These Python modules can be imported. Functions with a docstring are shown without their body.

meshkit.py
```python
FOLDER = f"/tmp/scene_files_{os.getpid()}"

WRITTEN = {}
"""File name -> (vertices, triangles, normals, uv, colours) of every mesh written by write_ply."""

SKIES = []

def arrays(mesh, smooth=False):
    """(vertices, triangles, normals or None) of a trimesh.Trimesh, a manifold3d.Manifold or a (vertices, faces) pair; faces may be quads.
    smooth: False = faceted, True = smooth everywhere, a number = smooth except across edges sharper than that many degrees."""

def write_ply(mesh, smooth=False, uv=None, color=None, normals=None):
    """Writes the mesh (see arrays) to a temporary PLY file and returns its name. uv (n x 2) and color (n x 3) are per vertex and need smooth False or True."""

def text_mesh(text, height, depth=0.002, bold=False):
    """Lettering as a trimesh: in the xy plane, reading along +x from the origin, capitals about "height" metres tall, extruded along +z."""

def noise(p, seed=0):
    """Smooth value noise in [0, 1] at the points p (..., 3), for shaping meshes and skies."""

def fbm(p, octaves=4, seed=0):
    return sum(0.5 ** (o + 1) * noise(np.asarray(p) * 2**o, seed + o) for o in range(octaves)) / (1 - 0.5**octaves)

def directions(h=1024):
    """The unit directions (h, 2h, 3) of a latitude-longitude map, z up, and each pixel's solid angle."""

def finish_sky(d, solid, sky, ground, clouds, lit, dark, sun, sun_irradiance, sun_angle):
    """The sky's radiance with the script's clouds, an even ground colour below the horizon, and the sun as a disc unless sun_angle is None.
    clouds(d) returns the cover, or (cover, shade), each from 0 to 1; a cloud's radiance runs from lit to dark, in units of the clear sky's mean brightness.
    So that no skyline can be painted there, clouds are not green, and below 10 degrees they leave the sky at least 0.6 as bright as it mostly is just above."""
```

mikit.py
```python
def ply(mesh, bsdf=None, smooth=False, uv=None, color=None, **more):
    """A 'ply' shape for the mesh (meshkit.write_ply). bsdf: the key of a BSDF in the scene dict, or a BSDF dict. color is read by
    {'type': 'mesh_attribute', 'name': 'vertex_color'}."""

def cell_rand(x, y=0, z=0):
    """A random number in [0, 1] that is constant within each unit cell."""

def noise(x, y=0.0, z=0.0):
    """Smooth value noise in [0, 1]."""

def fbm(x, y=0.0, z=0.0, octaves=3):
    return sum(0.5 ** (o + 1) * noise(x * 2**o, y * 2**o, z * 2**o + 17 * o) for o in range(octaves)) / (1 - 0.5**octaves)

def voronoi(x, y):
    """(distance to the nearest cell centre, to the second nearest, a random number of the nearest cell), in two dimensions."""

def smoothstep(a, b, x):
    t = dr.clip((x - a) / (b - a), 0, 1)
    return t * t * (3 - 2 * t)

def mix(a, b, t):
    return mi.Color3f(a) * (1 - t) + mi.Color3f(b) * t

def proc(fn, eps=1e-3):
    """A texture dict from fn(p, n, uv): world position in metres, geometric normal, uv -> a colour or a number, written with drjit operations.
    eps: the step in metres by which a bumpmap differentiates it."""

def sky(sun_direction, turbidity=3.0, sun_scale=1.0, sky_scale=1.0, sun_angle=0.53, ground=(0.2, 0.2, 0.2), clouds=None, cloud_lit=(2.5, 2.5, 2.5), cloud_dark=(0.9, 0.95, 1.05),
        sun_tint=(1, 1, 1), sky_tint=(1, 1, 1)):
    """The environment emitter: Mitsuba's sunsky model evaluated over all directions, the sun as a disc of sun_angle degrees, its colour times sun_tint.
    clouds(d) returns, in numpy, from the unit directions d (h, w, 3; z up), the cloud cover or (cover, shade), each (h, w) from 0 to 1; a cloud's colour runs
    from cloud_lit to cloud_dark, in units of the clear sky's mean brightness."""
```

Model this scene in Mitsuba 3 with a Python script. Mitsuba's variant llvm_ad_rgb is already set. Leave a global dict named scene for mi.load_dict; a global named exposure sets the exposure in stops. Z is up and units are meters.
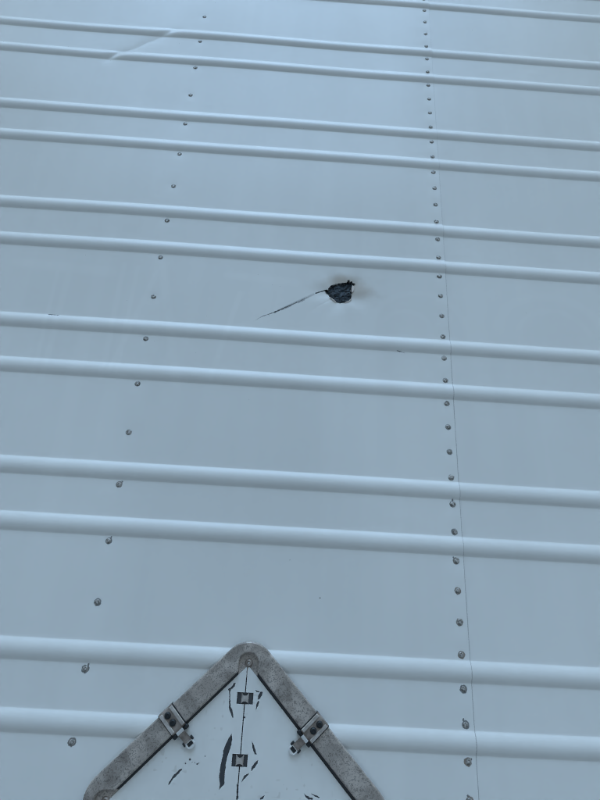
import math, random
import numpy as np
import trimesh, shapely
import shapely.geometry as sg
import mapbox_earcut as earcut
import mitsuba as mi, drjit as dr
import mikit, meshkit
from mikit import noise, fbm, voronoi, smoothstep, mix, proc

T = mi.ScalarTransform4f
rng = np.random.default_rng(7)
scene, labels = {'type': 'scene'}, {}

# ------------------------------------------------------------------ camera, sky, exposure
CAM = np.array([0.0, -0.95377, 1.7])
FWD = np.array([0.01900407, 0.92725607, 0.37394521])
UP = np.array([-0.06295424, -0.37216084, 0.92603081])
scene['camera'] = {'type': 'perspective', 'fov': 74.7629, 'fov_axis': 'y', 'near_clip': 0.02, 'far_clip': 2000.0,
                   'to_world': T().look_at(origin=CAM.tolist(), target=(CAM + FWD).tolist(), up=UP.tolist())}
exposure = 1.85


def overcast(d):
    e = np.clip(d[..., 2], 0, 1)
    n = meshkit.fbm(np.stack([d[..., 0] * 2.2, d[..., 1] * 2.2, d[..., 2] * 2.2], -1).reshape(-1, 3) + 5.0, 4, 3).reshape(e.shape)
    lum = (1 + 2 * e) / 3 * (0.72 + 0.56 * n)
    return np.ones_like(e), np.clip(1 - (lum - 0.3) / 0.75, 0, 1)


scene['sky'] = mikit.sky((-0.06, -0.405, 0.913), turbidity=3, sun_scale=0.2, sun_angle=42, sun_tint=(0.50, 0.96, 1.9), ground=(0.14, 0.138, 0.135), clouds=overcast,
                         cloud_lit=(2.04, 2.64, 2.98), cloud_dark=(0.72, 0.88, 1.02))

# ------------------------------------------------------------------ materials
PITCH = 0.1
BEAD_TOP0, BEAD_W = 1.5387, 0.0330
SEAM, XR, XL = 0.3240, 0.3106, -0.3003
ZR0, ZL0 = 3.3469, 3.1969

HOLE = [(.0601,2.3434),(.0633,2.3457),(.0666,2.3434),(.0686,2.3499),(.0738,2.3567),(.0834,2.3613),(.0921,2.3633),(.1018,2.3646),(.1068,2.3657),(.1093,2.3724),(.1126,2.3721),(.1133,2.3676),(.1176,2.3705),(.1192,2.366),(.1247,2.3646),(.1247,2.362),(.1204,2.3599),(.1172,2.3563),(.1166,2.3499),(.1163,2.3435),(.1181,2.3411),(.1168,2.3347),(.1165,2.3271),(.1123,2.3205),(.1038,2.3161),(.0932,2.3148),(.0846,2.3171),(.078,2.3221),(.0725,2.3262),(.068,2.3346),(.0636,2.3361)]
SCRATCH = [(-.0871,2.2531),(-.0695,2.2671),(-.0452,2.2788),(.01,2.3125),(.0348,2.3295),(.0411,2.3345),(.0601,2.3436)]
GHOST = [((-.60,2.362),(-.40,2.351),.008), ((-.487,2.345),(-.487,2.09),.0045), ((-.512,2.345),(-.505,2.10),.003), ((-.375,2.372),(-.373,2.10),.004), ((-.345,2.37),(-.345,2.12),.003),
         ((-.292,2.372),(-.225,2.10),.006), ((-.302,2.36),(-.36,2.12),.004), ((-.15,2.364),(.0,2.357),.006), ((-.12,2.32),(-.16,2.12),.004)]
ARCS = [(.262,2.262,.100,.004), (.545,2.262,.118,.006), (.55,2.26,.078,.004), (.235,2.26,.05,.003)]
MARKS = [(.0724,1.7230,.0016), (.0176,1.7824,.0010)]


def seg_dist(x, z, a, b):
    ax, az = a
    dx, dz = b[0] - a[0], b[1] - a[1]
    t = dr.clip(((x - ax) * dx + (z - az) * dz) / (dx * dx + dz * dz), 0, 1)
    return dr.sqrt(dr.square(x - ax - t * dx) + dr.square(z - az - t * dz)), t


def paint_colour(p, n, uv):
    x, z = p.x, p.z
    c = mi.Color3f(0.745, 0.752, 0.745)
    dirt = fbm(x * 5 + 3, z * 2.1, 0.7, 4)
    streak = fbm(x * 26, z * 1.4 + 9, 2.0, 3)
    c = c * (0.945 + 0.055 * smoothstep(0.3, 0.7, dirt)) * (0.986 + 0.014 * smoothstep(0.35, 0.65, streak))
    # faint outline of removed lettering
    g = mi.Float(0)
    for a, b, w in GHOST:
        d, t = seg_dist(x, z, a, b)
        g = dr.maximum(g, 1 - smoothstep(w * 0.4, w * 2.4, d))
    for cx, cz, r, w in ARCS:
        d = dr.abs(dr.sqrt(dr.square(x - cx) + dr.square((z - cz) * 1.15)) - r)
        g = dr.maximum(g, 0.55 * (1 - smoothstep(w * 0.4, w * 3.0, d)) * smoothstep(cz - 0.02, cz + 0.03, z))
    g = g * (0.4 + 0.6 * noise(x * 60, z * 25, 3.0)) * smoothstep(2.06, 2.14, z)
    c = c * (1 + 0.038 * g)
    # brown scorch round the hole, drifting up and to the right
    wob = 0.7 + 0.6 * fbm(x * 45, z * 45, 1.0, 3)
    d1 = dr.sqrt(dr.square((x - 0.100) / 0.046) + dr.square((z - 2.366) / 0.024)) / wob
    d2 = dr.sqrt(dr.square((x - 0.128) / 0.048) + dr.square((z - 2.345) / 0.024)) / wob
    d3 = dr.sqrt(dr.square((x - 0.112) / 0.085) + dr.square((z - 2.345) / 0.05)) / wob
    s = 1 - (1 - 0.55 * (1 - smoothstep(0.2, 1.15, d1))) * (1 - 0.42 * (1 - smoothstep(0.2, 1.15, d2))) * (1 - 0.16 * (1 - smoothstep(0.3, 1.1, d3)))
    c = mix(c, mi.Color3f(0.37, 0.295, 0.225), s)
    # the score mark that runs to the hole: paint worn through to grey primer
    sc = mi.Float(0)
    wid = [.0005, .0008, .0014, .0018, .0012, .0015]
    amt = [.15, .6, 1.0, .85, .15, 1.0]
    for i in range(len(SCRATCH) - 1):
        d, t = seg_dist(x, z, SCRATCH[i], SCRATCH[i + 1])
        k = amt[i] + (amt[min(i + 1, 5)] - amt[i]) * t * (1.0 if i < 4 else 0.0)
        sc = dr.maximum(sc, k * (1 - smoothstep(wid[i] * 0.5, wid[i] * 1.5, d + 0.0014 * (fbm(x * 260, z * 260, 0.0, 2) - 0.45))))
    d, t = seg_dist(x, z, (-.055, 2.2705), (.018, 2.3145))
    sc = dr.maximum(sc, 0.55 * (1 - smoothstep(.0003, .0010, d)) * smoothstep(0.2, 0.6, noise(x * 120, z * 30, 8)))
    d, t = seg_dist(x, z, (-.03, 2.288), (.036, 2.331))
    sc = dr.maximum(sc, 0.5 * (1 - smoothstep(.0004, .0042, d)) * (0.5 + 0.5 * noise(x * 90, z * 90, 3)))
    c = mix(c, mi.Color3f(0.045, 0.05, 0.06), sc)
    # nicks on two ribs
    d, t = seg_dist(x, z, (-.506, 2.2382), (-.486, 2.2386))
    c = mix(c, mi.Color3f(0.10, 0.10, 0.11), 0.9 * (1 - smoothstep(.0004, .0013, d + .0018 * (noise(x * 250, z * 250) - 0.4))))
    d, t = seg_dist(x, z, (.214, 2.2070), (.2285, 2.2030))
    c = mix(c, mi.Color3f(0.10, 0.10, 0.11), 0.9 * (1 - smoothstep(.0004, .0014, d + .0022 * (noise(x * 250, z * 250) - 0.45))))
    for mx, mz, r in MARKS:
        d = dr.sqrt(dr.square(x - mx) + dr.square(z - mz))
        c = mix(c, mi.Color3f(0.2, 0.19, 0.18), 1 - smoothstep(r * 0.5, r, d))
    # shadow of the lap gap, painted as a thin dark line along the overlap
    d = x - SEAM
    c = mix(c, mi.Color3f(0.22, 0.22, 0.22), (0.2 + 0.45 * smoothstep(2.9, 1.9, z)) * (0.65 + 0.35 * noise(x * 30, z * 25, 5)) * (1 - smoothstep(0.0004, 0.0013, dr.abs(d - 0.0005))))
    # grime rings and weathered paint round the rivets
    for xc, z0, st in ((XR, ZR0, 0.05), (XL, ZL0, 0.1)):
        k = (z - z0) / st
        kk = dr.floor(k + 0.5)
        dz = (k - kk) * st
        rr = mikit.cell_rand(kk + 300, xc * 1000)
        r = dr.sqrt(dr.square(x - xc) + dr.square(dz))
        edge = 0.0053 + 0.0016 * noise(x * 420, z * 420, 4) * smoothstep(2.4, 1.5, z)
        c = mix(c, mix(mi.Color3f(0.10, 0.105, 0.11), mi.Color3f(0.17, 0.12, 0.085), smoothstep(2.2, 1.6, z) * smoothstep(0.4, 0.8, mikit.cell_rand(kk + 700, xc * 1000))), 0.85 * (1 - smoothstep(edge - 0.0006, edge + 0.0007, r)))
        r2 = mikit.cell_rand(kk + 900, xc * 1000)
        ta = 0.6 + 2.6 * r2
        ex, ez = x - xc - 0.0074 * dr.cos(ta), dz - 0.0074 * dr.sin(ta)
        blot = dr.sqrt(dr.square(ex / 0.0016) + dr.square(ez / 0.0022)) + 0.9 * (noise(x * 600, z * 600, 6) - 0.5)
        c = mix(c, mi.Color3f(0.08, 0.08, 0.085), dr.select((rr > 0.62) & (z < 2.0), 0.85 * (1 - smoothstep(0.7, 1.0, blot)), 0.0))
    return c


def paint_rough(p, n, uv):
    return 0.29 + 0.13 * fbm(p.x * 9, p.z * 5, 2.0, 3)


def orange_peel(p, n, uv):
    return 0.00003 * fbm(p.x * 160, p.z * 160, p.y * 160, 2)


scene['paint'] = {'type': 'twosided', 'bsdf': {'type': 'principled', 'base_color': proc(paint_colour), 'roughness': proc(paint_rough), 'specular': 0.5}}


def metal_colour(p, n, uv):
    x, z, y = p.x, p.z, p.y
    a = fbm(x * 70, z * 70, y * 70, 3)
    c = mix(mi.Color3f(0.34, 0.298, 0.270), mi.Color3f(0.47, 0.420, 0.385), smoothstep(0.3, 0.7, a))
    sp = noise(x * 620, z * 620, y * 620)
    sp2 = noise(x * 260 + 40, z * 260, y * 260)
    big = fbm(x * 22 + 7, z * 22, 3.0, 2)
    c = mix(c, mi.Color3f(0.085, 0.08, 0.076), 0.42 * smoothstep(0.58, 0.8, sp))
    c = mix(c, mi.Color3f(0.10, 0.09, 0.085), 0.6 * smoothstep(0.62, 0.8, noise(x * 800 + 11, z * 800, y * 800)))
    run = fbm((x + z) * 30, (x - z) * 30, 6.0, 3)
    c = c * (0.78 + 0.34 * smoothstep(0.35, 0.62, run))
    c = mix(c, mi.Color3f(0.05, 0.045, 0.045), 0.6 * smoothstep(0.80, 0.92, sp2) * smoothstep(0.35, 0.6, big))
    c = mix(c, mi.Color3f(0.62, 0.54, 0.49), 0.5 * smoothstep(0.74, 0.88, noise(x * 420 + 90, z * 420, y * 420)))
    return c


scene['galvanised'] = {'type': 'twosided', 'bsdf': {'type': 'bumpmap', 'scale': 1.0,
    'arbitrary': proc(lambda p, n, uv: 0.00018 * noise(p.x * 380, p.z * 380, p.y * 380) + 0.00025 * fbm(p.x * 60, p.z * 60, p.y * 60, 2), 0.0004),
    'bsdf': {'type': 'principled', 'base_color': proc(metal_colour), 'roughness': 0.33, 'metallic': 0.25, 'specular': 0.5}}}


def rivet_colour(p, n, uv):
    a = fbm(p.x * 500, p.z * 500, p.y * 500, 2)
    return mix(mi.Color3f(0.17, 0.165, 0.155), mi.Color3f(0.50, 0.48, 0.46), smoothstep(0.35, 0.7, a))


scene['rivet_zinc'] = {'type': 'twosided', 'bsdf': {'type': 'principled', 'base_color': proc(rivet_colour), 'roughness': 0.42, 'metallic': 0.55, 'specular': 0.5}}
scene['rivet_core'] = {'type': 'twosided', 'bsdf': {'type': 'principled', 'base_color': {'type': 'rgb', 'value': [0.62, 0.61, 0.60]}, 'roughness': 0.35, 'metallic': 0.6}}
scene['dark_steel'] = {'type': 'twosided', 'bsdf': {'type': 'principled', 'base_color': {'type': 'rgb', 'value': [0.022, 0.026, 0.03]}, 'roughness': 0.42, 'metallic': 0.3}}
scene['stainless'] = {'type': 'twosided', 'bsdf': {'type': 'principled', 'base_color': proc(lambda p, n, uv: mix(mi.Color3f(0.42, 0.38, 0.355), mi.Color3f(0.68, 0.64, 0.61), smoothstep(0.25, 0.75, fbm(p.x * 120, p.z * 120, p.y * 120, 3)))), 'roughness': 0.3, 'metallic': 0.6}}
scene['worn_steel'] = {'type': 'twosided', 'bsdf': {'type': 'principled', 'base_color': proc(lambda p, n, uv: mix(mi.Color3f(0.20, 0.165, 0.145), mi.Color3f(0.36, 0.31, 0.28), smoothstep(0.3, 0.7, fbm(p.x * 160, p.z * 160, p.y * 160, 3)))), 'roughness': 0.4, 'metallic': 0.35}}
scene['bright_steel'] = {'type': 'twosided', 'bsdf': {'type': 'principled', 'base_color': {'type': 'rgb', 'value': [0.8, 0.8, 0.8]}, 'roughness': 0.3, 'metallic': 0.5}}
scene['bare_plate'] = {'type': 'twosided', 'bsdf': {'type': 'principled', 'base_color': proc(lambda p, n, uv: mix(mi.Color3f(0.045, 0.05, 0.058), mi.Color3f(0.085, 0.088, 0.095), fbm(p.x * 90, p.z * 30, 0.0, 3))), 'roughness': 0.5, 'metallic': 0.3}}


def plate_colour(p, n, uv):
    d = fbm(p.x * 30, p.z * 12, 5.0, 4)
    c = mi.Color3f(0.72, 0.725, 0.715) * (0.955 + 0.05 * smoothstep(0.3, 0.7, d))
    return mix(c, mi.Color3f(0.42, 0.40, 0.37), 0.28 * smoothstep(0.78, 0.9, noise(p.x * 190, p.z * 190, 1.0)) * smoothstep(0.5, 0.65, fbm(p.x * 25 + 4, p.z * 25, 2.0, 2)))


scene['plate_paint'] = {'type': 'twosided', 'bsdf': {'type': 'principled', 'base_color': proc(plate_colour), 'roughness': 0.42, 'specular': 0.5}}


def foil_colour(p, n, uv):
    a = fbm(p.x * 180, p.z * 180, p.y * 180, 3)
    c = mix(mi.Color3f(0.006, 0.013, 0.021), mi.Color3f(0.014, 0.029, 0.043), smoothstep(0.4, 0.7, a))
    return mix(c, mi.Color3f(0.45, 0.46, 0.46), 0.4 * smoothstep(0.92, 0.95, noise(p.x * 900, p.z * 700, 2.0)))


scene['charred_lining'] = {'type': 'twosided', 'bsdf': {'type': 'principled', 'base_color': proc(foil_colour), 'roughness': 0.5, 'specular': 0.35}}
scene['torn_metal'] = {'type': 'twosided', 'bsdf': {'type': 'principled', 'base_color': proc(lambda p, n, uv: mix(mi.Color3f(0.02, 0.025, 0.03), mi.Color3f(0.30, 0.29, 0.28), smoothstep(0.45, 0.75, noise(p.x * 350, p.z * 350, p.y * 350)))), 'roughness': 0.4, 'metallic': 0.4}}
scene['pale_flap'] = {'type': 'twosided', 'bsdf': {'type': 'principled', 'base_color': {'type': 'rgb', 'value': [0.62, 0.56, 0.52]}, 'roughness': 0.6}}
scene['blocker_black'] = {'type': 'twosided', 'bsdf': {'type': 'diffuse', 'reflectance': {'type': 'rgb', 'value': [0.02, 0.02, 0.022]}}}  # near-black, for the unseen sheet added to block light


def concrete(p, n, uv):
    return mi.Color3f(1.0, 1.0, 1.0) * (0.18 + 0.06 * fbm(p.x * 3, p.y * 3, 0.0, 4) + 0.04 * noise(p.x * 90, p.y * 90))


scene['concrete'] = {'type': 'twosided', 'bsdf': {'type': 'diffuse', 'reflectance': proc(concrete)}}

# ------------------------------------------------------------------ helpers


def add(key, mesh, bsdf, smooth=False, label=None, **more):
    scene[key] = mikit.ply(mesh, bsdf, smooth, **more)
    if label:
        labels[key] = {'label': label}
    return key


def grid_faces(nr, nc, keep=None):
    i, j = np.meshgrid(np.arange(nr - 1), np.arange(nc - 1), indexing='ij')
    a = i * nc + j
    q = np.stack([a, a + 1, a + nc + 1, a + nc], -1).reshape(-1, 4)
    return np.vstack([q[:, [0, 1, 2]], q[:, [0, 2, 3]]])


def round_box(sx, sy, sz, r=0.0006):
    """A box about the origin with chamfered edges."""
    x, y, z = sx / 2, sy / 2, sz / 2
    pts = []
    for a in (-1, 1):
        for b in (-1, 1):
            for c in (-1, 1):
                pts += [(a * (x - r), b * (y - r), c * z), (a * (x - r), b * y, c * (z - r)), (a * x, b * (y - r), c * (z - r))]
    return trimesh.convex.convex_hull(np.array(pts))


def ring_points(ring, step):
    """A ring resampled so that no edge is longer than step, corners kept."""
    c = np.asarray(ring.coords)[:-1]
    out = []
    for a, b in zip(c, np.roll(c, -1, 0)):
        n = max(1, int(np.ceil(np.linalg.norm(b - a) / step)))
        out += [a + (b - a) * k / n for k in range(n)]
    return np.array(out)


def bevel_extrude(poly, y0, y1, bevel=0.0, steps=3, step=0.01, wobble=0.0):
    """A polygon in (x, z) as a solid from y0 (back) to y1 (front, the smaller y), front edge rounded by bevel."""
    poly = sg.polygon.orient(poly, 1.0)
    rings = [ring_points(poly.exterior, step)] + [ring_points(r, step) for r in poly.interiors]
    V, F, base, cap2, ends = [], [], 0, [], []
    for r in rings:
        n = len(r)
        e = np.roll(r, -1, 0) - r
        e /= np.linalg.norm(e, axis=1, keepdims=True)
        nrm = np.stack([-e[:, 1], e[:, 0]], -1)          # inward for an anticlockwise outer ring
        m = nrm + np.roll(nrm, 1, 0)
        m /= np.maximum((m * nrm).sum(1, keepdims=True), 0.35)
        prof = [(0, y0), (0, y1 + bevel)] if bevel else [(0, y0), (0, y1)]
        if bevel:
            for k in range(1, steps + 1):
                t = k / steps * math.pi / 2
                prof.append((bevel * (1 - math.cos(t)), y1 + bevel * (1 - math.sin(t))))
        idx = []
        for d, y in prof:
            q = r + m * d
            idx.append(base + np.arange(n))
            V.append(np.stack([q[:, 0], np.full(n, y), q[:, 1]], -1))
            base += n
        for a, b in zip(idx[:-1], idx[1:]):
            a2, b2 = np.roll(a, -1), np.roll(b, -1)
            F += [np.stack([a, a2, b2], -1), np.stack([a, b2, b], -1)]
        cap2.append((r + m * (bevel if bevel else 0), idx[-1]))
        ends.append((r, idx[0]))
    for rs, flip in ((cap2, 0), (ends, 1)):
        p2 = np.vstack([a for a, _ in rs])
        ids = np.concatenate([b for _, b in rs])
        tri = np.asarray(earcut.triangulate_float64(p2, np.cumsum([len(a) for a, _ in rs]).astype(np.uint32))).reshape(-1, 3)
        F.append(ids[tri][:, ::-1] if flip else ids[tri])
    m = trimesh.Trimesh(np.vstack(V), np.vstack(F), process=False)
    # front faces must look towards -y
    k = np.argmin(m.triangles_center[:, 1])
    if m.face_normals[k][1] > 0:
        m.invert()
    return m


def bent_strip(path, width, thick, widths=None):
    """A strip bent along path in (v, h), extruded along u: vertices are (u, v, h)."""
    p = np.asarray(path, float)
    t = np.gradient(p, axis=0)
    t /= np.linalg.norm(t, axis=1, keepdims=True)
    nrm = np.stack([-t[:, 1], t[:, 0]], -1) * thick / 2
    w = np.full(len(p), width) if widths is None else np.asarray(widths)
    V = []
    for i in range(len(p)):
        a, b = p[i] + nrm[i], p[i] - nrm[i]
        V += [(-w[i] / 2, *a), (w[i] / 2, *a), (w[i] / 2, *b), (-w[i] / 2, *b)]
    F = []
    for i in range(len(p) - 1):
        o = 4 * i
        for k in range(4):
            a, b = o + k, o + (k + 1) % 4
            F += [(a, b, b + 4), (a, b + 4, a + 4)]
    o = 4 * (len(p) - 1)
    F += [(0, 2, 1), (0, 3, 2), (o, o + 1, o + 2), (o, o + 2, o + 3)]
    m = trimesh.Trimesh(np.array(V), np.array(F), process=False)
    trimesh.repair.fix_normals(m)
    return m


# ------------------------------------------------------------------ ground
s = 600.0
add('ground', (np.array([(-s, -s, 0), (s, -s, 0), (s, s, 0), (-s, s, 0)]), np.array([(0, 1, 2, 3)])), 'concrete')
labels['ground'] = {'label': 'grey concrete yard below the white trailer wall', 'kind': 'structure'}

# ------------------------------------------------------------------ the ribbed trailer wall
labels['cargo_trailer'] = {'label': 'white ribbed sheet metal trailer wall with rivet rows and a torn hole', 'category': 'trailer'}
Z_LOW, Z_HIGH = 0.95, 3.85
KS = [k for k in range(-5, 23) if k % 3 in (0, 1)]
BEADS = [BEAD_TOP0 + PITCH * k - BEAD_W / 2 for k in KS]          # centre lines
BEAD_H = 0.0053
OIL = [(rng.uniform(-1, 1) * 9, rng.uniform(-1, 1) * 13, rng.uniform(0, 6.28), rng.uniform(0.6, 1.0) * 0.00055) for _ in range(9)]
CREASE = np.array([(-.545, 2.990), (-.5243, 3.0101), (-.5022, 3.0318), (-.4715, 3.0508), (-.4462, 3.0733), (-.4178, 3.0948), (-.37, 3.1341), (-.345, 3.150)])
hole_poly = sg.Polygon(HOLE)


def poly_dist(x, z, pts):
    best, signed, along = np.full(x.shape, 9.0), np.zeros(x.shape), np.zeros(x.shape)
    for i in range(len(pts) - 1):
        a, b = pts[i], pts[i + 1]
        d = b - a
        t = np.clip(((x - a[0]) * d[0] + (z - a[1]) * d[1]) / (d @ d), 0, 1)
        r = np.hypot(x - a[0] - t * d[0], z - a[1] - t * d[1])
        along = np.where(r < best, (i + t) / (len(pts) - 1), along)
        best = np.minimum(best, r)
    return best, along


def relief(x, z, over):
    """How far the sheet stands out of the wall plane towards the viewer, in metres."""
    h = np.full(x.shape, 0.0013 if over else 0.0)
    d, al = poly_dist(x, z, CREASE)
    fade = np.clip(al / 0.12, 0, 1) * np.clip((1 - al) / 0.3, 0, 1)
    crush = 0.62 * np.exp(-(d / 0.011) ** 2) * fade
    for c in BEADS:
        t = (z - c) / (BEAD_W / 2)
        m = np.abs(t) < 3
        if m.any():
            a = BEAD_H * (1 - t ** 2)
            h = h + np.where(m, 0.5 * (a + np.sqrt(a * a + 0.0007 ** 2)) * (1 - crush), 0)
    for kx, kz, ph, amp in OIL:
        h = h + amp * np.sin(kx * x + kz * z + ph + (1.3 if over else 0))
    if over:
        h = h - 0.0021 * np.exp(-np.sqrt(d * d + 0.0022 ** 2) / 0.012) * fade
        r = np.hypot((x - .093) / 1.25, z - 2.341)
        h = h - 0.0042 * np.exp(-(r / 0.030) ** 2)
        ang = np.arctan2(z - 2.341, x - .093)
        h = h + 0.0009 * np.sin(5 * ang + 1.0) * np.exp(-((r - 0.034) / 0.020) ** 2)
        w1, a1 = poly_dist(x, z, np.array([(.075, 2.322), (.045, 2.300), (.020, 2.272)]))
        w2, a2 = poly_dist(x, z, np.array([(.100, 2.312), (.104, 2.285)]))
        h = h - 0.0009 * np.exp(-np.abs(w1) / 0.006) * (1 - a1) - 0.0007 * np.exp(-np.abs(w2) / 0.005) * (1 - a2)
        ds, al2 = poly_dist(x, z, np.array(SCRATCH))
        h = h - 0.00003 * np.exp(-(ds / 0.0016) ** 2) * np.clip(al2 * 3, 0, 1)
        # the free edge of the lap stands off a little
        h = h + 0.0002 * np.exp((x - SEAM) / 0.006) * (1 + 0.9 * np.sin(z * 41) * np.sin(z * 17 + 1))
        # sheet drawn in slightly at each rivet
    for xc, z0, st in ((XR, ZR0, 0.05), (XL, ZL0, 0.1)):
        k = np.round((z - z0) / st)
        h = h - 0.0005 * np.exp(-(np.hypot(x - xc, z - z0 - k * st) / 0.014) ** 2)
    return h


def sheet(key, cols, over):
    cuts = [Z_LOW]
    for c in BEADS:
        cuts += [c - BEAD_W / 2 - 0.004, c + BEAD_W / 2 + 0.004]
    cuts.append(Z_HIGH)
    flatV, flatN, flatF, base, nbead = [], [], [], 0, 0
    for i, (a, b) in enumerate(zip(cuts[:-1], cuts[1:])):
        bead = i % 2 == 1
        holed = over and not bead and a < 2.34 < b
        if bead:
            e = BEAD_W / 2
            t = np.concatenate([[-e - .004, -e - .002], e * np.linspace(-1.04, -0.8, 7), e * np.linspace(-0.7, 0.7, 13), e * np.linspace(0.8, 1.04, 7), [e + .002, e + .004]])
            rows = (a + b) / 2 + t
        else:
            rows = np.linspace(a, b, max(2, int(np.ceil((b - a) / (0.0011 if holed else 0.006))) + 1))
        z, x = np.meshgrid(rows, cols, indexing='ij')
        x, z = x.ravel().copy(), z.ravel().copy()
        F = grid_faces(len(rows), len(cols))
        if holed:
            edge = hole_poly.exterior
            pts = shapely.points(x, z)
            near = np.nonzero(shapely.distance(pts, edge) < 0.00062)[0]
            for k in near:
                q = edge.interpolate(edge.project(pts[k]))
                x[k], z[k] = q.x, q.y
            cen = np.stack([x[F].mean(1), z[F].mean(1)], -1)
            F = F[~shapely.contains(hole_poly, shapely.points(cen))]
        h = relief(x, z, over)
        g = 2e-4
        hx = (relief(x + g, z, over) - relief(x - g, z, over)) / (2 * g)
        hz = (relief(x, z + g, over) - relief(x, z - g, over)) / (2 * g)
        N = np.stack([-hx, -np.ones_like(hx), -hz], -1)
        N /= np.linalg.norm(N, axis=1, keepdims=True)
        V = np.stack([x, -h, z], -1)
        if bead:
            k = f'{key}__bead' + (f'_{nbead:03d}' if nbead else '')
            nbead += 1
            scene[k] = {'type': 'ply', 'filename': meshkit.write_ply((V, F), normals=N), 'bsdf': {'type': 'ref', 'id': 'paint'}}
        else:
            flatV.append(V); flatN.append(N); flatF.append(F + base); base += len(V)
    scene[key] = {'type': 'ply', 'filename': meshkit.write_ply((np.vstack(flatV), np.vstack(flatF)), normals=np.vstack(flatN)), 'bsdf': {'type': 'ref', 'id': 'paint'}}
    if over:      # the cut edge of the upper sheet, 1.1 mm thick
        zz = np.arange(Z_LOW, Z_HIGH, 0.002)
        xx = np.full_like(zz, SEAM)
        h = relief(xx, zz, True)
        V = np.vstack([np.stack([xx, -h, zz], -1), np.stack([xx, -h + 0.0011, zz], -1), np.stack([xx - 0.02, -h + 0.0011, zz], -1)])
        add(f'{key}__cut_edge', (V, grid_faces(3, len(zz))), 'paint', False)


cols_left = np.unique(np.concatenate([np.arange(-1.5, -0.1, 0.006), np.arange(-0.1, 0.14, 0.0011), np.linspace(0.14, SEAM, 40)]).round(5))
cols_right = np.arange(SEAM - 0.016, 1.5, 0.006)
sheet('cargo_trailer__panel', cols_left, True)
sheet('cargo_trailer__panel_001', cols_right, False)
labels['cargo_trailer__panel'] = {'label': 'left white ribbed sheet, holed, scratched and creased, lapping over its neighbour'}
labels['cargo_trailer__panel_001'] = {'label': 'clean right white ribbed sheet beyond the lapped seam'}

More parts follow.
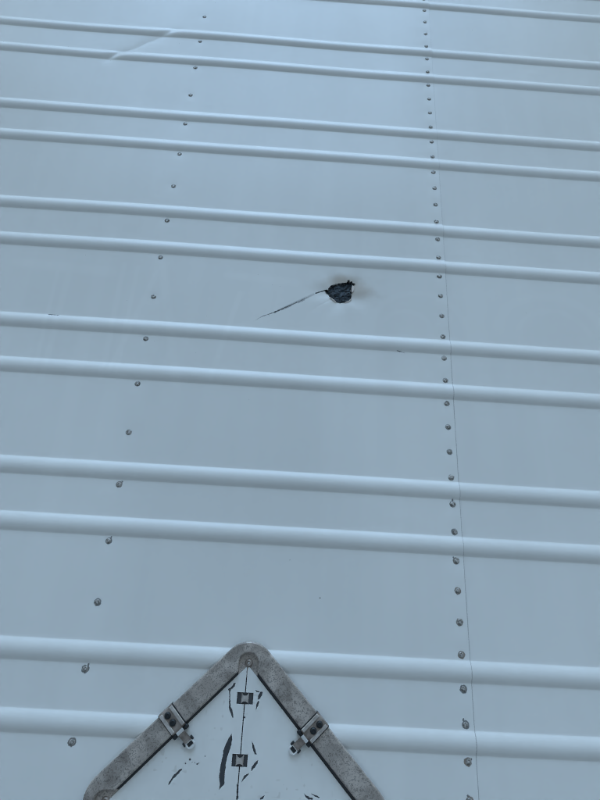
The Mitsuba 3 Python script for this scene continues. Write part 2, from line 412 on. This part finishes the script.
# inside the wall: an unseen dark sheet added to block light from behind, and the charred filling seen through the hole
m = round_box(3.1, 0.012, Z_HIGH - Z_LOW + 0.1, 0.002)
m.apply_translation((0, 0.045, (Z_HIGH + Z_LOW) / 2))
add('cargo_trailer__light_blocker', m, 'blocker_black')
xs, zs = np.linspace(0.045, 0.14, 120), np.linspace(2.300, 2.385, 110)
z, x = np.meshgrid(zs, xs, indexing='ij')
P = np.stack([x.ravel() * 70, z.ravel() * 70, np.zeros(x.size)], -1)
n1 = meshkit.noise(P, 3); n2 = meshkit.noise(P * 2.3, 5); n3 = meshkit.noise(P * 5, 9)
y = 0.0055 - 0.0028 * (1 - np.abs(2 * n1 - 1)) ** 2 - 0.0016 * np.abs(2 * n2 - 1) - 0.0011 * n3 + 0.3 * ((x.ravel() - .093) ** 2 + (z.ravel() - 2.341) ** 2) / 0.05 * 0.05
add('cargo_trailer__charred_filling', (np.stack([x.ravel(), np.maximum(y, 0.001) + 0.0028, z.ravel()], -1), grid_faces(110, 120)), 'charred_lining', 35, 'charred blue black filling crumpled inside the hole')

# torn rim: the sheet's ragged edge curling into the hole
r = ring_points(sg.polygon.orient(hole_poly, 1.0).exterior, 0.0009)
cen = np.array([.093, 2.341])
h = relief(r[:, 0], r[:, 1], True)
rag = meshkit.noise(np.stack([r[:, 0] * 420, r[:, 1] * 420, np.zeros(len(r))], -1), 2)
rag2 = meshkit.noise(np.stack([r[:, 0] * 900, r[:, 1] * 900, np.zeros(len(r))], -1), 8)
inn = cen - r
inn /= np.linalg.norm(inn, axis=1, keepdims=True)
out_lift = 0.0010 + 0.0016 * rag
L0 = np.stack([r[:, 0] - inn[:, 0] * 0.0009, -h - 0.0001, r[:, 1] - inn[:, 1] * 0.0009], -1)
L1 = np.stack([r[:, 0] - inn[:, 0] * 0.0001, -h - out_lift * 0.7, r[:, 1] - inn[:, 1] * 0.0001], -1)
w2 = 0.0008 + 0.0026 * rag * rag2
L2 = np.stack([r[:, 0] + inn[:, 0] * w2, -h + 0.0006 + 0.001 * rag2, r[:, 1] + inn[:, 1] * w2], -1)
L3 = np.stack([r[:, 0] + inn[:, 0] * w2 * 1.5, -h + 0.006 + 0 * rag2, r[:, 1] + inn[:, 1] * w2 * 1.5], -1)
n = len(r)
V = np.vstack([np.vstack([q, q[:1]]) for q in (L0, L1, L2, L3)])
add('cargo_trailer__panel__torn_edge', (V, grid_faces(4, n + 1)), 'torn_metal', 40)
flap = sg.Polygon([(.1186, 2.3588), (.1205, 2.3590), (.1226, 2.3567), (.1228, 2.3520), (.1223, 2.3470), (.1208, 2.3435), (.1196, 2.342), (.1178, 2.3430), (.1174, 2.3480), (.1172, 2.3530)])
for j, (i0, i1, wd) in enumerate(((22, 25, .0011), (26, 29, .0013))):      # paint lifted in pale slivers along the lower rim
    arc = sg.LineString([HOLE[k] for k in range(i0, i1)])
    sl = arc.parallel_offset(0.0009, 'right' if sg.polygon.LinearRing(HOLE).is_ccw else 'left').buffer(wd * 0.5)
    q = ring_points(sg.polygon.orient(sl, 1.0).exterior, 0.0009)
    q = q + 0.0011 * (np.stack([meshkit.noise(np.c_[q * 700, 0 * q[:, 0]], 6), meshkit.noise(np.c_[q * 700, 0 * q[:, 0]], 7)], -1) - 0.5)
    q = sg.Polygon(q).buffer(0)
    q = q if q.geom_type == 'Polygon' else max(q.geoms, key=lambda g: g.area)
    hc = float(relief(np.array([q.centroid.x]), np.array([q.centroid.y]), True)[0])
    add(f'cargo_trailer__panel__torn_flap_{j + 1:03d}', bevel_extrude(q, -hc + 0.0012, -hc - 0.0026, 0, 1, 0.002), 'pale_flap')
m = bevel_extrude(flap, 0.0015, -0.0008, 0.0003, 2, 0.0015)
m.vertices[:, 1] += 0.0006 * meshkit.noise(m.vertices * 600, 4) - 0.0
add('cargo_trailer__panel__torn_flap', m, 'pale_flap', 40, 'pale curled flap at the right of the hole')


def rivet_mesh(seed):
    """A blind rivet head: low dome with a hollow centre, slightly battered; axis towards -y."""
    rr = np.array([5.0, 5.15, 5.0, 4.6, 4.0, 3.2, 2.5, 2.1, 1.9, 1.75]) * 1e-3
    hh = np.array([-0.6, 0.25, 0.75, 1.25, 1.7, 2.05, 2.15, 2.0, 1.5, 0.9]) * 1e-3
    na = 26
    a = np.arange(na + 1) * 2 * math.pi / na
    V = []
    for q, k in zip(rr, hh):
        V.append(np.stack([q * np.cos(a), np.full(na + 1, -k), q * np.sin(a)], -1))
    V = np.vstack(V)
    amp = 0.00045
    nz = meshkit.noise(V * 380 + seed * 31.7, seed) - 0.5
    sc = 1 + 0.25 * (meshkit.noise(V * 150 + seed * 11.3, seed + 40) - 0.5)
    V = np.stack([V[:, 0] * sc, V[:, 1] - amp * nz, V[:, 2] * sc], -1)
    V[na::na + 1] = V[0::na + 1]
    return V, grid_faces(len(rr), na + 1)


def core_mesh(seed):
    a = np.arange(14) * 2 * math.pi / 14
    V = [np.array([[0, -0.00155, 0]])]
    for q, k in ((1.2e-3, 0.0015), (1.8e-3, 0.0010)):
        V.append(np.stack([q * np.cos(a), np.full(14, -k), q * np.sin(a)], -1))
    F = []
    for i in range(14):
        j = (i + 1) % 14
        F += [(0, 1 + i, 1 + j), (1 + i, 15 + i, 15 + j), (1 + i, 15 + j, 1 + j)]
    return np.vstack(V), np.array(F)


heads = [mikit.ply(rivet_mesh(k), 'rivet_zinc', 40) for k in range(6)]
cores = [mikit.ply(core_mesh(k), 'rivet_core', 40) for k in range(2)]
count = 0
for xc, z0, st, idx in ((XR, ZR0, 0.05, range(-3, 44)), (XL, ZL0, 0.1, range(-2, 21))):
    for i in idx:
        zc = z0 - i * st
        xx = xc + rng.normal(0, 0.0006)
        y = -float(relief(np.array([xx]), np.array([zc]), True)[0])
        key = 'cargo_trailer__rivet' + (f'_{count:03d}' if count else '')
        count += 1
        tw = T().translate([xx, y, zc]).rotate([0, 1, 0], float(rng.uniform(0, 360))).rotate([1, 0, 0], float(rng.normal(0, 2.0))).scale([float(rng.uniform(0.86, 1.02))] * 3)
        scene[key] = {**heads[int(rng.integers(6))], 'to_world': tw}
        scene[key + '__mandrel'] = {**cores[int(rng.integers(2))], 'to_world': tw}

# ------------------------------------------------------------------ the diamond placard holder
H = 'placard_holder'
labels[H] = {'label': 'diamond shaped placard holder with speckled grey metal frame and chipped white plates', 'category': 'placard holder'}
CX, CZ, TILT = -0.0407, 1.4258, math.radians(-0.35)
A_OUT, A_IN, A_RIV = 0.1715, 0.1386, 0.1365


def square(a):
    return sg.box(-a, -a, a, a)


def diamond(poly):
    """From frame coordinates (u along the upper left side, v out of it) to the wall's (x, z)."""
    q = shapely.affinity.rotate(poly, 45 + math.degrees(TILT), origin=(0, 0))
    return shapely.affinity.translate(q, CX, CZ)


import shapely.affinity
outer = square(A_OUT - 0.044).buffer(0.044, quad_segs=16)
recess = sg.Polygon()
for a in (-1, 1):
    for b in (-1, 1):
        lobe = sg.LineString([(a * A_RIV, b * A_RIV), (a * (A_RIV - 0.03), b * (A_RIV - 0.03))]).buffer(0.0155, quad_segs=12)
        recess = recess.union(lobe)
inner = square(A_IN).union(recess)
inner = inner.buffer(0.003, quad_segs=6).buffer(-0.006, quad_segs=6).buffer(0.003, quad_segs=6)
rail = outer.difference(inner)
add(H, bevel_extrude(diamond(rail), -0.0066, -0.0180, 0.0023, 4, 0.006), 'galvanised', 45)     # the frame is the holder's own body
scene[H + '__frame'] = scene.pop(H)
floor_ = outer.buffer(-0.003)
add(H + '__back_plate', bevel_extrude(diamond(floor_), -0.0062, -0.0074, 0, 1, 0.02), 'bare_plate')
ears = recess.intersection(outer.buffer(-0.004)).difference(square(A_IN - 0.016))
for k, e in enumerate(ears.geoms):
    add(H + '__corner_tab' + (f'_{k:03d}' if k else ''), bevel_extrude(diamond(e), -0.0074, -0.0090, 0.0004, 2, 0.006), 'galvanised', 45)


def to_wall(m, side):
    """(u, v, h) of a clip on one side of the frame to the world. side 0: upper left, 1: upper right, ..."""
    a = math.radians(45) + TILT - side * math.pi / 2
    u, v, h = m.vertices.T
    x = u * math.cos(a) - v * math.sin(a)
    z = u * math.sin(a) + v * math.cos(a)
    m.vertices = np.stack([CX + x, -h, CZ + z], -1)
    trimesh.repair.fix_normals(m)
    return m


def lathe(profile, n=24):
    m = trimesh.creation.revolve(np.array(profile), sections=n)
    return m            # about +z


def put(m, u, v, h, side):
    m.apply_translation((u, v, h))
    return to_wall(m, side)


for k, (a, b) in enumerate(((1, 1), (-1, 1), (-1, -1), (1, -1))):
    pr = [(0.0001, 0.0010), (0.0020, 0.0010), (0.0023, 0.0026), (0.0034, 0.0032), (0.0052, 0.0026), (0.0062, 0.0013), (0.0064, 0.0), (0.0001, 0.0)]
    key = H + '__rivet' + (f'_{k:03d}' if k else '')
    add(key, put(lathe(pr[::-1]), a * A_RIV, b * A_RIV, 0.0090, 0), 'worn_steel', 40)
    add(key + '__mandrel', put(lathe([(0.0001, 0.0), (0.0014, 0.0), (0.0013, 0.0019), (0.0001, 0.0021)], 14), a * A_RIV, b * A_RIV, 0.0090, 0), 'bright_steel', 40)

# white plates: two leaves meeting along the upright seam, paint chipped to the metal
CHIPS = {
'A':[[-0.058,1.5891],[-0.0589,1.5848],[-0.0645,1.5794],[-0.0654,1.5759],[-0.0629,1.5565],[-0.0599,1.5521],[-0.0568,1.5421],[-0.0583,1.5409],[-0.0627,1.5493],[-0.065,1.5541],[-0.0667,1.5759],[-0.069,1.5804],[-0.0636,1.5837],[-0.0606,1.5885]],
'B1':[[-0.0259,1.5812],[-0.0223,1.5795],[-0.0194,1.5792],[-0.0203,1.5775],[-0.0235,1.5781]],
'B2':[[-0.0135,1.5783],[-0.0148,1.5748],[-0.018,1.5689],[-0.0213,1.5671],[-0.0205,1.5734],[-0.017,1.5788]],
'B3':[[-0.0188,1.5654],[-0.0201,1.5585],[-0.0228,1.5533],[-0.0223,1.5606],[-0.0209,1.5653]],
'C':[[-0.0405,1.5439],[-0.0378,1.5436],[-0.0381,1.5414],[-0.0405,1.5417]],
'D':[[-0.0573,1.52],[-0.0559,1.5108],[-0.0572,1.5009],[-0.0607,1.4917],[-0.0621,1.4797],[-0.0628,1.465],[-0.0621,1.4548],[-0.0691,1.4473],[-0.0687,1.4545],[-0.0705,1.4646],[-0.0702,1.4779],[-0.0682,1.4876],[-0.0679,1.4967],[-0.0648,1.5059],[-0.0612,1.5137]],
'E':[[-0.0255,1.5114],[-0.022,1.5054],[-0.0178,1.4973],[-0.0166,1.4943],[-0.0193,1.4942],[-0.022,1.4986],[-0.0243,1.5053]],
'F':[[-0.0139,1.4874],[-0.0148,1.4824],[-0.0195,1.4763],[-0.0233,1.4732],[-0.0227,1.4784],[-0.0193,1.4837]],
'G':[[-0.0257,1.4702],[-0.0284,1.4674],[-0.0311,1.4645],[-0.0364,1.4585],[-0.0345,1.4632],[-0.0332,1.4662],[-0.0294,1.4688]],
'S':[[-0.0433,1.4556],[-0.0409,1.4556],[-0.0405,1.4484],[-0.0394,1.4378],[-0.0424,1.4376],[-0.0423,1.4455]],
'H':[[-0.0006,1.4432],[-0.0026,1.4399],[-0.0068,1.4378],[-0.0076,1.4397],[-0.0037,1.442]],
'I':[[-0.1267,1.4717],[-0.1292,1.468],[-0.1376,1.4596],[-0.1428,1.4521],[-0.1447,1.4509],[-0.1435,1.455],[-0.1393,1.462],[-0.1325,1.4689],[-0.1285,1.4717]],
'J':[[0.0578,1.4479],[0.0616,1.4458],[0.0669,1.4438],[0.0717,1.443],[0.0718,1.4412],[0.0663,1.4409],[0.0609,1.4438]],
'K':[[0.0685,1.4487],[0.0742,1.4468],[0.0813,1.4446],[0.0804,1.4431],[0.0743,1.445],[0.0713,1.4464]]}
chips = []
for c in CHIPS.values():
    g = sg.Polygon(c).buffer(0)
    q = ring_points(g.exterior if g.geom_type == 'Polygon' else max(g.geoms, key=lambda s: s.area).exterior, 0.0012)
    q = q + 0.0011 * (np.stack([meshkit.noise(np.c_[q * 500, 0 * q[:, 0]], 3), meshkit.noise(np.c_[q * 500, 0 * q[:, 0]], 4)], -1) - 0.5)
    chips.append(sg.Polygon(q).buffer(0.0001))
for x, z, r in ((-.1169, 1.4837, .0016), (-.1229, 1.4785, .0011), (-.113, 1.4804, .0007), (-.1091, 1.4802, .0007), (-.1052, 1.4785, .0013), (-.1032, 1.4797, .0008), (-.0947, 1.489, .0008)):
    chips.append(sg.Point(x, z).buffer(r, quad_segs=2))
chips = shapely.union_all(chips)
SEAM_X = -0.0413
SLOTS = [(-0.0412, 1.5686, 0.0252, 0.0158), (-0.0418, 1.4858, 0.0232, 0.0158)]
slots = shapely.union_all([sg.box(x - w / 2, z - h / 2, x + w / 2, z + h / 2) for x, z, w, h in SLOTS])
face = shapely.affinity.translate(diamond(square(0.1346 - 0.005).buffer(0.005, quad_segs=8)), -0.0008, -0.0004)
for k, half in enumerate((sg.box(-1, 0, SEAM_X - 0.00055, 3), sg.box(SEAM_X + 0.00055, 0, 1, 3))):
    key = H + '__plate' + (f'_{k:03d}' if k else '')
    leaf = face.intersection(half).difference(slots)
    add(key + '__bare_metal', bevel_extrude(leaf, -0.0078, -0.0092, 0, 1, 0.02), 'bare_plate')
    coat = leaf.buffer(-0.0002).difference(chips)
    parts = [bevel_extrude(g, -0.00922, -0.0097, 0.00018, 1, 0.01) for g in getattr(coat, 'geoms', [coat]) if g.area > 2e-6]
    add(key, trimesh.util.concatenate(parts), 'plate_paint', 30)

# split rings that hinge the two leaves, seen in their dark slots
for k, (x, z, w, h) in enumerate(SLOTS):
    a = np.linspace(-1.15, 1.15, 15)
    path = np.stack([0.0060 * np.sin(a), 0.0068 + 0.0052 * np.cos(a)], -1)
    wd = h * (0.50 + 0.44 * (a / 1.15) ** 2)
    m = bent_strip(path, 0, 0.0012, wd)
    u, v, hh = m.vertices.T
    m.vertices = np.stack([x + v, -hh, z + u], -1)
    trimesh.repair.fix_normals(m)
    add(H + '__hinge_ring' + (f'_{k:03d}' if k else ''), m, 'stainless', 40)

# the two spring clips that pinch the frame's upper sides
for side in (0, 1):
    key = H + '__clip' + ('_001' if side else '')
    w = 0.0245
    # saddle wrapped over the rail
    path = [(0.1728, 0.0085), (0.1728, 0.0160), (0.1722, 0.0184), (0.1702, 0.0193), (0.160, 0.0194), (0.146, 0.0194), (0.1405, 0.0193), (0.1380, 0.0185), (0.1368, 0.0165), (0.1368, 0.0125)]
    sad = bent_strip(path, w, 0.0012)
    add(key, to_wall(sad, side), 'worn_steel', 35)
    for j, sgn in enumerate((-1, 1)):
        rb = round_box(0.0056, 0.0322, 0.0024, 0.0007)
        rb.apply_translation((sgn * (w / 2 - 0.0028), 0.1550, 0.0208))
        add(key + '__flange' + ('_001' if j else ''), to_wall(rb, side), 'stainless', 35)
    ln = bent_strip([(0.1733 - 0.0002, 0.010), (0.1722, 0.0172), (0.1702, 0.01825), (0.160, 0.0184), (0.146, 0.0184), (0.1395, 0.0183), (0.1372, 0.0165), (0.1370, 0.012)], w + 0.0030, 0.0010)  # dark strip added to draw the shadow gap along the saddle sides
    add(key + '__shade_strip', to_wall(ln, side), 'dark_steel', 35)
    for j, v in enumerate((0.1640, 0.1512)):
        pr = [(0.0001, 0.0), (0.0050, 0.0), (0.0051, 0.0012), (0.0046, 0.0026), (0.0034, 0.0034), (0.0026, 0.0035), (0.0023, 0.0024), (0.0001, 0.0024)]
        add(key + '__screw' + ('_001' if j else ''), put(lathe(pr, 14), -0.0012 if side == 0 else 0.0012, v, 0.0199, side), 'dark_steel', 40)
    pin = trimesh.creation.cylinder(0.0028, 0.0275, sections=18)
    pin.apply_transform(trimesh.transformations.rotation_matrix(math.pi / 2, [0, 1, 0]))
    knobs = [pin]
    for sgn in (-1, 1):
        kb = round_box(0.0062, 0.0064, 0.0072, 0.0012)
        kb.apply_translation((sgn * 0.0108, 0, 0))
        knobs.append(kb)
    pin = trimesh.util.concatenate(knobs)
    add(key + '__pin', put(pin, -0.0004, 0.1336, 0.0150, side), 'dark_steel', 40)
    body = [(0.1375, 0.0205), (0.1345, 0.0203), (0.1318, 0.0194), (0.1290, 0.0180), (0.1250, 0.0164), (0.1210, 0.0152), (0.1175, 0.0146), (0.1150, 0.0146)]
    add(key + '__lever', to_wall(bent_strip(body, 0, 0.0014, [0.0112] * 6 + [0.0116, 0.0122]), side), 'worn_steel', 40)
    band = bent_strip([(0.1366, 0.0214), (0.1340, 0.0211), (0.1318, 0.0203)], 0.0116, 0.0010)
    add(key + '__band', to_wall(band, side), 'bright_steel', 30)
    # looped end: a D-shaped eye with a dark latch tongue inside
    half = shapely.affinity.translate(shapely.affinity.scale(sg.Point(0, 0).buffer(1, quad_segs=12), 0.0068, 0.0058), 0, 0.1100)
    d_out = sg.box(-0.0068, 0.1100, 0.0068, 0.1160).union(half)
    d_in = sg.box(-0.0044, 0.1082, 0.0044, 0.1140)
    m = bevel_extrude(d_out.difference(d_in), -0.0112, -0.0152, 0.0007, 3, 0.002)
    m.vertices = m.vertices[:, [0, 2, 1]] * [1, 1, -1]
    add(key + '__eye', to_wall(m, side), 'bright_steel', 40)
    for j, sgn in enumerate((-1, 1)):
        tab = round_box(0.0030, 0.0062, 0.0052, 0.0007)
        tab.apply_translation((sgn * 0.0074, 0.1162, 0.0136))
        add(key + '__tab' + ('_001' if j else ''), to_wall(tab, side), 'dark_steel', 30)
    latch = round_box(0.0080, 0.0052, 0.0030, 0.0006)
    latch.apply_translation((0, 0.1115, 0.0126))
    add(key + '__latch', to_wall(latch, side), 'dark_steel', 30)
